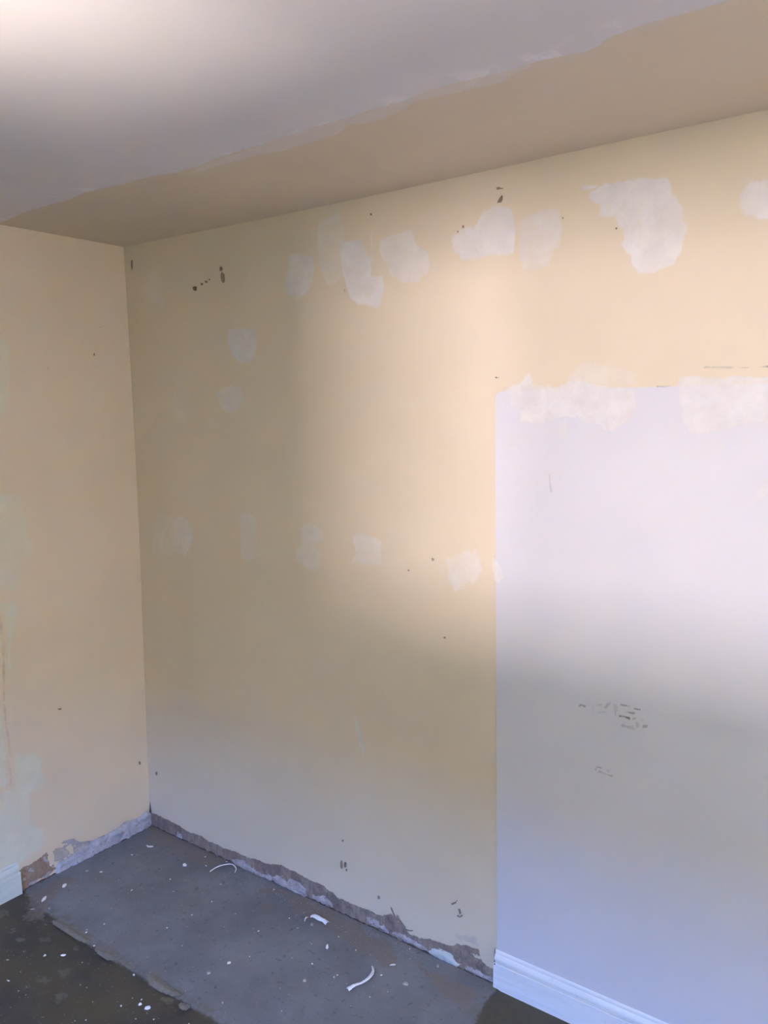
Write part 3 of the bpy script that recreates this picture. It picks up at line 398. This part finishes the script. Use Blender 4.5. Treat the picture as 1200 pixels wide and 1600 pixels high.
wall_back = boxes('wall_back', [((-0.1, BACK-0.15, -0.1), (wx0, BACK, 2.5)), ((wx1, BACK-0.15, -0.1), (FAR+0.15, BACK, 2.5)),
    ((wx0, BACK-0.15, -0.1), (wx1, BACK, wz0)), ((wx0, BACK-0.15, wz1), (wx1, BACK, 2.5))], 'room_paint', kind='structure')
dy0, dy1, dz0, dz1 = DOOR
wall_far = boxes('wall_far', [((FAR, BACK-0.15, -0.1), (FAR+0.15, dy0, 2.5)), ((FAR, dy1, -0.1), (FAR+0.15, 0.12, 2.5)),
    ((FAR, dy0, -0.1), (FAR+0.15, dy1, dz0)), ((FAR, dy0, dz1), (FAR+0.15, dy1, 2.5))], 'room_paint', kind='structure')
OUT = 9.9
boxes('sky_blocker_window', [((-8, -10.2, -6), (14, -OUT, 4.0))], 'blocker_green', kind='structure')  # unseen screen added to cut low sky light through the window
boxes('sky_blocker_door', [((11.2, -9.8, -6), (11.5, 7, 9.0))], 'blocker_brown', kind='structure')  # unseen screen added to keep sky light out of the door opening
MUL = 1.80
boxes('window_1', [((wx0, BACK-0.11, wz0), (wx0+0.05, BACK-0.05, wz1)), ((wx1-0.05, BACK-0.11, wz0), (wx1, BACK-0.05, wz1)),
    ((wx0, BACK-0.11, wz0), (wx1, BACK-0.05, wz0+0.05)), ((wx0, BACK-0.11, wz1-0.05), (wx1, BACK-0.05, wz1)),
    ((MUL-0.05, BACK-0.11, wz0), (MUL+0.05, BACK-0.05, wz1))], 'skirt', kind='structure')
boxes('door_1', [((FAR+0.05, dy0, dz0), (FAR+0.11, dy0+0.06, dz1)), ((FAR+0.05, dy1-0.06, dz0), (FAR+0.11, dy1, dz1)),
    ((FAR+0.05, dy0, dz1-0.06), (FAR+0.11, dy1, dz1)), ((FAR+0.05, (dy0+dy1)/2-0.04, dz0), (FAR+0.11, (dy0+dy1)/2+0.04, dz1)), ((FAR+0.05, dy0, dz0), (FAR+0.11, dy1, dz0+0.08))], 'skirt', kind='structure')

# ceiling: beige strip by the wall, white over the rest, one sheet with the ragged paint line between them
us = list(np.linspace(-0.14, 2.6, 230))+list(np.linspace(2.75, FAR+0.1, 10))
vs = list(np.linspace(BACK-0.1, -0.95, 12))+list(np.linspace(-0.9, -0.25, 70))+[-0.15, -0.05, 0.12]
CE = [(-0.5, -0.47)]+[q for q in CEIL if -0.3 < q[0] < 2.6]+[(6, -0.56), (6, -5), (-0.5, -5)]
U, Vv = np.meshgrid(us, vs, indexing='ij')
SD = sdist(CE, U, Vv); TH = sdist(CEIL_THIN, U, Vv); SD = np.clip(SD, -1, 1); TH = np.clip(TH, -1, 1)
n = len(vs); cv = [(u, v, H+sag(u)-0.0008*min(1, max(0, SD[i, j]/0.01))) for i, u in enumerate(us) for j, v in enumerate(vs)]
cfc = [(i*n+j, i*n+j+1, (i+1)*n+j+1, (i+1)*n+j) for i in range(len(us)-1) for j in range(n-1)]
k = len(cv); cv += [(us[0], vs[0], 2.55), (us[-1], vs[0], 2.55), (us[-1], vs[-1], 2.55), (us[0], vs[-1], 2.55)]; cfc.append((k, k+1, k+2, k+3))
cm = mesh('ceiling', cv, cfc, True)
for nm, A_ in (('sd', SD), ('thin', TH)):
    a = cm.attributes.new(nm, 'FLOAT', 'POINT'); a.data.foreach_set('value', [float(x) for x in A_.ravel()]+[-1.0]*4)
ceiling = link('ceiling', cm, 'ceiling', kind='structure')

# floor: old dark layer, with the grey screed slab lying 3 mm proud along the wall
FZ = -0.004
floor = boxes('floor', [((-0.14, BACK-0.1, -0.12), (FAR+0.1, 0.12, FZ))], 'dark_floor', kind='structure')
SC = [(-0.05, 0.03), (-0.05, -0.575)]+[q for q in SCREED if q[0] > 0 and q[0] < 1.6]+[(1.71, -0.64), (1.73, -0.28), (1.700, -0.20), (1.685, -0.12), (1.678, -0.05), (1.69, 0.03)]
def sc_h(x, y, d):
    return -0.0040 + min(1, max(0, (d+0.004)/0.012))*0.0036 + 0.0011*noise.noise((x*14, y*14, 0)) * min(1, max(0, d/0.02))
def sc_h2(x, y, d): return sc_h(x, y, sdist(SC, np.array([x]), np.array([y]))[0])
patch('screed_slab', floor, SC, 'floor', 'screed', 0.008, 1, 0.01, 0.02, 0.0, sc_h, margin=0.012)

# lilac-white panel, a millimetre proud of the cream paint
slab('painted_panel', [PANEL_POLY[i] for i in range(len(PANEL_POLY)-1, -1, -1)][::-1], 'right', 0.0012, 'panel', wall_right)

# ------------------------------------------------------------------ filler patches, chips, scuffs and a painted shadow line on the walls
for poly, cov, fe, am in FILLER:
    patch('filler_patch', wall_right, poly, 'right', 'filler', 0.006 if len(poly) > 8 else 0.004, cov, fe, am, hf=lambda x, y, d: 0.0006*min(1, max(0, d/0.02)))
for poly in CHIPS: patch('chipped_spot', wall_right, poly, 'right', 'chip', 0.0014, 0.8, 0.002, 0.0035, 0.0016, margin=0.004)
for poly, cov in SCUFFS: patch('scuff_shadow_mark', wall_right, poly, 'right', 'scuff_shadow', 0.0025, cov, 0.003, 0.004, 0.0006)
for poly, cov, fe, am in WHITE_L: patch('filler_patch', wall_left, poly, 'left', 'filler_left', 0.008, cov, fe, am)
for poly in CHIPS_L: patch('chipped_spot', wall_left, poly, 'left', 'chip', 0.0016, 0.7, 0.002, 0.003, 0.0009)
for poly, cov in SCUFF_SHADOW_L: patch('scuff_shadow_mark', wall_left, poly, 'left', 'scuff_shadow', 0.003, cov, 0.006, 0.006, 0.0009)  # shadow line on the left wall, painted as thin dark strips

# ------------------------------------------------------------------ bare plaster where the skirting came off
def rough(k, seed):
    def f(x, y, d):
        e = min(1, max(0, (d+0.002)/0.012))
        return e*(k*(0.5+noise.noise((x*38+seed, y*38, seed)))+k*0.5*noise.noise((x*120, y*120, seed)))
    return f
BR = BAND_R+[(1.666, -0.03), (-0.02, -0.03)]
patch('bare_plaster', wall_right, BR, 'right', 'bare', 0.005, 0.95, 0.005, 0.006, 0.0006, rough(0.004, 3))
patch('damp_stain', wall_right, STAIN_R, 'right', 'stain', 0.005, 0.35, 0.012, 0.012, 0.0004)
BL = [q for q in BAND_L]+[(-0.02, -0.03), (0.60, -0.03)]
patch('bare_plaster', wall_left, BL, 'left', 'bare_grey', 0.005, 0.95, 0.004, 0.006, 0.0006, rough(0.005, 7))
patch('bare_plaster', wall_left, BRICK_L, 'left', 'brick', 0.005, 1.0, 0.003, 0.008, 0.0040, rough(0.002, 2), label='brick-brown bare plaster beside the left skirting board')
patch('bare_plaster', wall_left, CREAM_L, 'left', 'cream_lump', 0.005, 1.0, 0.004, 0.012, 0.0055, rough(0.003, 5), label='rough cream filler above the grey render')
def lump(name, poly, side, parent, th, mat, seed=0):
    def f(x, y, d):
        e = min(1, max(0, d/0.010))
        return th*math.sqrt(e)*(0.65+0.5*noise.noise((x*45, y*45, seed)))+0.002
    return patch(name, parent, poly, side, mat, 0.004, 1, 0.004, 0.006, 0.0, f, margin=0.003)
for i, poly in enumerate(LUMPS_R):
    lump('plaster_lump', poly, 'right', wall_right, 0.010 if i < 4 else 0.007, 'lump_pale' if i == 3 else 'lump', i)
t = NT('lilac_grey_render', 0.85, 0.15)
c = t.mix(t.step(t.noise(20, 6, 0.7), 0.35, 0.65), (0.47, 0.47, 0.53), (0.36, 0.36, 0.41)); t.color(t.mix(t.step(t.noise(90, 4, 0.7), 0.58, 0.66), c, (0.20, 0.18, 0.19)))
t.bump(t.noise(170, 5, 0.7), 0.6, 0.002); M['lilac_lump'] = t.m
lump('render_fillet', [(x, max(y, -0.03)) for x, y in GREY_L], 'left', wall_left, 0.014, 'lilac_lump', 11)
# shadow in the joint between wall and floor, painted as a dark strip
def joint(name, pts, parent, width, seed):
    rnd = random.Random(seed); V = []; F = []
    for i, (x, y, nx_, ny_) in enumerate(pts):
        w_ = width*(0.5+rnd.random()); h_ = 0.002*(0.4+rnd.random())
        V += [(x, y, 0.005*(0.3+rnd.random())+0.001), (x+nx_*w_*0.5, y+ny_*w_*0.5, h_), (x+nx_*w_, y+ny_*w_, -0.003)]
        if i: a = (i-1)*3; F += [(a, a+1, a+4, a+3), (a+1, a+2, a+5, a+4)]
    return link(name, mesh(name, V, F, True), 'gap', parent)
joint('joint_shade_dirt', [(i*0.012, -0.002, 0, -1) for i in range(0, 139)], wall_right, 0.006, 1)
joint('joint_shade_dirt', [(-0.006, -i*0.012, 1, 0) for i in range(0, 49)], wall_left, 0.011, 2)
# vertical strip of the same shade tone at the foot of the room corner
link('corner_shade', mesh('corner_shade', [(0.002, -0.0015, 0.05), (-0.008, -0.008, 0.05), (-0.004, -0.003, 0.11), (-0.0075, -0.006, 0.06)], [(0, 2, 3), (3, 2, 1)], True), 'gap', wall_right)

# ------------------------------------------------------------------ skirting boards
PROF = [(0, 0), (0.018, 0), (0.018, 0.0835), (0.0170, 0.0848), (0.0146, 0.0850), (0.0142, 0.0780), (0.0092, 0.0780), (0.0090, 0.0870), (0.0108, 0.0900), (0.0114, 0.0940), (0.0108, 0.0985), (0.0088, 0.1035), (0.0066, 0.1070), (0.0052, 0.1080), (0.0050, 0.1068), (0.0044, 0.1068), (0.0040, 0.1110), (0.0046, 0.1130), (0.0036, 0.1165), (0.0020, 0.1185), (0.0, 0.1195)]
def skirting(name, a, b, side, mat, jag=0.0, seed=0):
    rnd = random.Random(seed)
    V = []; F = []; n = len(PROF); N = 24
    for i in range(N+1):
        u = a+(b-a)*i/N
        for (d, z) in PROF:
            uu = u + (rnd.uniform(-jag, jag) if i == 0 else 0)
            V.append((uu, -d-0.0012, z+FZ+0.001) if side == 'right' else (bow(z)+d+0.0006, -uu, z+FZ+0.001))
    for i in range(N):
        for k in range(n-1): F.append((i*n+k, (i+1)*n+k, (i+1)*n+k+1, i*n+k+1))
    F.append(tuple(range(n))[::-1]); F.append(tuple(N*n+k for k in range(n)))
    me = mesh(name, V, F)
    bm = bmesh.new(); bm.from_mesh(me); bmesh.ops.recalc_face_normals(bm, faces=bm.faces); bm.to_mesh(me); bm.free()
    o = link(name, me, mat, kind='structure')
    me.materials.append(M['groove_shade'])
    for f_ in me.polygons:      # groove shadow painted dark grey on its bottom face
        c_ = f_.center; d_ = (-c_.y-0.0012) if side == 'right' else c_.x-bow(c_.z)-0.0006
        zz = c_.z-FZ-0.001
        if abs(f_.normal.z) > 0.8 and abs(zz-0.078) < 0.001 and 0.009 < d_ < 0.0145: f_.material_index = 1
    return o
b_r = skirting('baseboard_right', 1.662, FAR-0.01, 'right', 'skirt', 0.0012, 4)
b_l = skirting('baseboard_left', 0.590, 3.58, 'left', 'skirt_left', 0.0008, 5)
link('joint_shade_dirt', mesh('joint_shade_dirt', [(1.6555, -0.0015, -0.003), (1.6605, -0.0120, -0.003), (1.6600, -0.0110, 0.060), (1.6570, -0.0016, 0.062), (1.6605, -0.0100, 0.119), (1.6585, -0.0016, 0.122)], [(0, 1, 2, 3), (3, 2, 4, 5)], True), 'rust', b_r)
# nail hole in the sawn end of the right board
bm = bmesh.new(); bmesh.ops.create_cone(bm, cap_ends=True, segments=12, radius1=0.0022, radius2=0.0018, depth=0.002, matrix=Matrix.Translation((1.6665, -0.0195, 0.080)) @ Matrix.Rotation(math.pi/2, 4, 'X'))
me = bpy.data.meshes.new('nail_head'); bm.to_mesh(me); bm.free(); link('nail_head', me, 'gap', b_r)

# ------------------------------------------------------------------ floor relief
for poly in RIDGE: lump('mortar_ridge', poly, 'floor', floor, 0.0045, 'ridge', 3)
for poly in SMEARS:
    patch('residue_smear', floor, poly, 'floor', 'smear', 0.005, 0.3, 0.008, 0.022, FZ+0.0005)
for poly in DIRT: patch('plaster_dust', floor, poly, 'floor', 'dirt', 0.008, 0.65, 0.02, 0.03, 0.0006, sc_h2)
patch('adhesive_patch', floor, DARK_R, 'floor', 'darkpatch', 0.008, 0.75, 0.01, 0.02, 0.0022, sc_h2)

# ------------------------------------------------------------------ loose debris
def on_slab(x, y): return sdist(SC, np.array([x]), np.array([y]))[0] > 0.004
def fleck_mesh(name, a, b, th, seed):
    r = random.Random(seed); n = r.randint(6, 8); V = []; F = []
    ring = [(a*math.cos(k*2*math.pi/n+r.uniform(-.25, .25))*r.uniform(.7, 1.1), b*math.sin(k*2*math.pi/n+r.uniform(-.25, .25))*r.uniform(.7, 1.1)) for k in range(n)]
    V = [(x, y, 0.0) for x, y in ring]+[(x*.86, y*.86, th*r.uniform(.6, 1.0)) for x, y in ring]+[(0, 0, th*1.1)]
    for k in range(n):
        j = (k+1) % n; F += [(k, j, n+j, n+k), (n+k, n+j, 2*n)]
    F.append(tuple(range(n))[::-1])
    return mesh(name, V, F)
SPECIAL = {
 0: ('paint_flake', 'long white flake nearest the foot of the room corner', 'flake', 'white_paint_strip', .0015),
 1: ('paint_flake', 'tiny white flake just left of the flake nearest the corner', 'flake', 'white_paint_strip', .001),
 2: ('plaster_chip', 'chunky white chip left of the thin curled strip under the cream wall', 'chip', 'bright_plaster', .006),
 3: ('paint_flake', 'pointed white sliver right of the tip of the largest curled strip', 'flake', 'white_paint_strip', .0015),
 4: ('plaster_chip', 'small upright white chip between the two wider curled strips', 'chip', 'bright_plaster', .008),
 5: ('plaster_chip', 'dull white crumb to the left of the largest curled strip', 'chip', 'dull_plaster', .004),
 6: ('mortar_crumb', 'flat grey-white mortar crumb right of the largest curled strip', 'crumb', 'dull_plaster', .004),
 7: ('mortar_crumb', 'rounded grey crumb close to the wall near the right skirting board', 'crumb', 'grey_stone', .006),
 8: ('mortar_crumb', 'grey crumb lying just below the middle curled strip', 'crumb', 'grey_stone', .005),
 9: ('plaster_chip', 'off-white square chip on grey floor right of the left skirting board end', 'chip', 'bright_plaster', .003),
 10: ('paint_flake', 'off-white oblong flake just below the left skirting board end', 'flake', 'bright_plaster', .003),
 13: ('plaster_chip', 'dull brownish-white flake flat beside the left skirting end, uppermost of two', 'chip', 'dull_plaster', .002),
 16: ('paint_flake', 'white flake in the bright cluster on dark floor, left piece', 'flake', 'white_paint_strip', .002),
 17: ('paint_flake', 'largest white flake of the bright cluster on the dark floor', 'flake', 'white_paint_strip', .003),
 20: ('paint_flake', 'white crescent flake alone on the dark floor left of centre', 'flake', 'white_paint_strip', .002),
 27: ('plaster_chip', 'off-white oval chip on the grey floor in line with the middle curl', 'chip', 'bright_plaster', .003),
 28: ('plaster_chip', 'dull off-white chip on grey floor lower left of the oval chip', 'chip', 'dull_plaster', .003),
}
ang = math.atan2(cr.y, cr.x)
for i, (x, y, a, b) in enumerate(FLECKS):
    z = (0.0006 if on_slab(x, y) else FZ)
    y = min(y, -0.012)
    if i in SPECIAL:
        nm, lb, ct, mt, th = SPECIAL[i]
        o = link(nm, fleck_mesh(nm, a, b*0.9, th, i), mt, None, lb, ct)
    else:
        g = 'white flecks on the grey floor' if on_slab(x, y) else 'white flecks on the dark floor'
        lb = 'tiny white paint fleck lying on the grey floor slab' if on_slab(x, y) else 'tiny white paint fleck lying on the dark floor'
        ra = random.Random(i); a *= ra.uniform(.75, 1.05); b *= ra.uniform(.5, .85)
        o = link('paint_fleck', fleck_mesh('paint_fleck', a, b, 0.0012, i), ('bright_plaster', 'bright_plaster', 'dull_plaster')[i % 3], None, lb, 'fleck', g)
    o.location = (x, y, z); o.rotation_euler = (0, 0, ang+(0 if i in SPECIAL else random.Random(i+99).uniform(-.5, .5)))

def curl(name, line, widths, lift, mat, label, arch=0.3, twist=0.0):
    """strip of peeled paint: curved across and bent along, 1 mm thick"""
    P = [Vector((x, y, 0)) for x, y in line]
    # resample with a smooth curve
    Q = []; 
    for i in range(len(P)-1):
        p0 = P[max(i-1, 0)]; p1 = P[i]; p2 = P[i+1]; p3 = P[min(i+2, len(P)-1)]
        for k in range(5):
            s_ = k/5
            Q.append(0.5*((2*p1)+(-p0+p2)*s_+(2*p0-5*p1+4*p2-p3)*s_*s_+(-p0+3*p1-3*p2+p3)*s_**3))
    Q.append(P[-1]); n = len(Q); V = []; F = []; C = 5
    for i, q in enumerate(Q):
        s_ = i/(n-1); d = (Q[min(i+1, n-1)]-Q[max(i-1, 0)]).normalized(); nr = Vector((-d.y, d.x, 0))
        wd = float(np.interp(s_, np.linspace(0, 1, len(widths)), widths)); wd *= 1+0.12*math.sin(i*2.3)
        z = lift*math.sin(math.pi*s_)
        for c in range(C):
            tt = (c/(C-1)-0.5)*2
            for side in (0, 1):
                zz = z+arch*wd*(1-tt*tt)+0.0009*side+twist*tt*wd*0.5*math.sin(s_*3)+abs(twist)*wd*0.5
                V.append(q+nr*(tt*wd*0.5)+Vector((0, 0, zz)))
    def id_(i, c, s_): return (i*C+c)*2+s_
    for i in range(n-1):
        for c in range(C-1):
            F.append((id_(i, c, 1), id_(i+1, c, 1), id_(i+1, c+1, 1), id_(i, c+1, 1)))
            F.append((id_(i, c, 0), id_(i, c+1, 0), id_(i+1, c+1, 0), id_(i+1, c, 0)))
        for c in (0, C-1): F.append((id_(i, c, 0), id_(i+1, c, 0), id_(i+1, c, 1), id_(i, c, 1)))
    for i in (0, n-1):
        for c in range(C-1): F.append((id_(i, c, 0), id_(i, c+1, 0), id_(i, c+1, 1), id_(i, c, 1)))
    o0 = sum((Vector(v) for v in V), Vector())/len(V); o0.z = 0
    me = mesh(name, [v-o0 for v in V], F, True)
    bm = bmesh.new(); bm.from_mesh(me); bmesh.ops.recalc_face_normals(bm, faces=bm.faces); bm.to_mesh(me); bm.free()
    o = link(name, me, mat, None, label, 'paint strip'); o.location = (o0.x, o0.y, 0.0006); return o
curl('peeled_paint_strip', CURLS[0], [.004, .006, .006, .005, .003], 0.010, 'white_paint_strip', 'thin curled white paint strip with hooked end, nearest the back corner', 0.25)
curl('peeled_paint_strip', CURLS[1], [.008, .015, .016, .013, .019], 0.006, 'white_paint_strip', 'short ragged white paint strip by the wall, middle one of three curls', 0.22, 0.3)
curl('peeled_paint_strip', CURLS[2], [.003, .008, .013, .013, .011, .014, .017], 0.008, 'white_paint_strip', 'largest crescent-shaped white paint strip at the bottom of the picture', 0.25, 0.25)
curl('peeled_paint_strip', CURLS[3], [.002, .005, .006], 0.004, 'white_paint_strip', 'small hooked white snippet beside the middle curled strip', 0.2)

# fine plaster grit under the stripped wall: nobody could count it
rnd = random.Random(9); V = []; F = []
def grain(x, y, z, s_):
    k = len(V); pts = [(-1, -.6, 0), (1, -.7, 0), (0.1, 1, 0), (0, 0, 1.0)]
    a_ = rnd.uniform(0, 6.28); c_, q_ = math.cos(a_), math.sin(a_)
    V.extend([(x+(px*c_-py*q_)*s_, y+(px*q_+py*c_)*s_, z+pz*s_) for px, py, pz in pts]); F.extend([(k, k+1, k+3), (k+1, k+2, k+3), (k+2, k, k+3), (k, k+2, k+1)])
for _ in range(900):
    x = rnd.gauss(0.95, 0.28); y = -0.012-abs(rnd.gauss(0, 0.05))
    if 0.05 < x < 1.65: grain(x, y, 0.0004, rnd.uniform(.0005, .0016))
for _ in range(500):
    x = rnd.uniform(0.02, 1.64); y = rnd.uniform(-0.60, -0.02); grain(x, y, 0.0004, rnd.uniform(.0004, .0010))
for _ in range(350):
    x = rnd.uniform(0.1, 1.4); y = rnd.uniform(-1.1, -0.62); grain(x, y, FZ, rnd.uniform(.0005, .0013))
for _ in range(70):
    x = rnd.uniform(0.05, 1.6); y = rnd.uniform(-0.59, -0.03); grain(x, y, 0.0006, rnd.uniform(.0012, .0022))
for _ in range(60):
    x = rnd.uniform(0.1, 1.3); y = rnd.uniform(-0.95, -0.63); grain(x, y, FZ, rnd.uniform(.0012, .0025))
for _ in range(120):
    x = rnd.uniform(1.68, 2.0); y = rnd.uniform(-0.28, -0.03); grain(x, y, FZ, rnd.uniform(.0006, .0018))
link('plaster_grit', mesh('plaster_grit', V, F), 'dull_plaster', None, 'fine pale plaster grit scattered over the floor below the stripped walls', 'grit', kind='stuff')
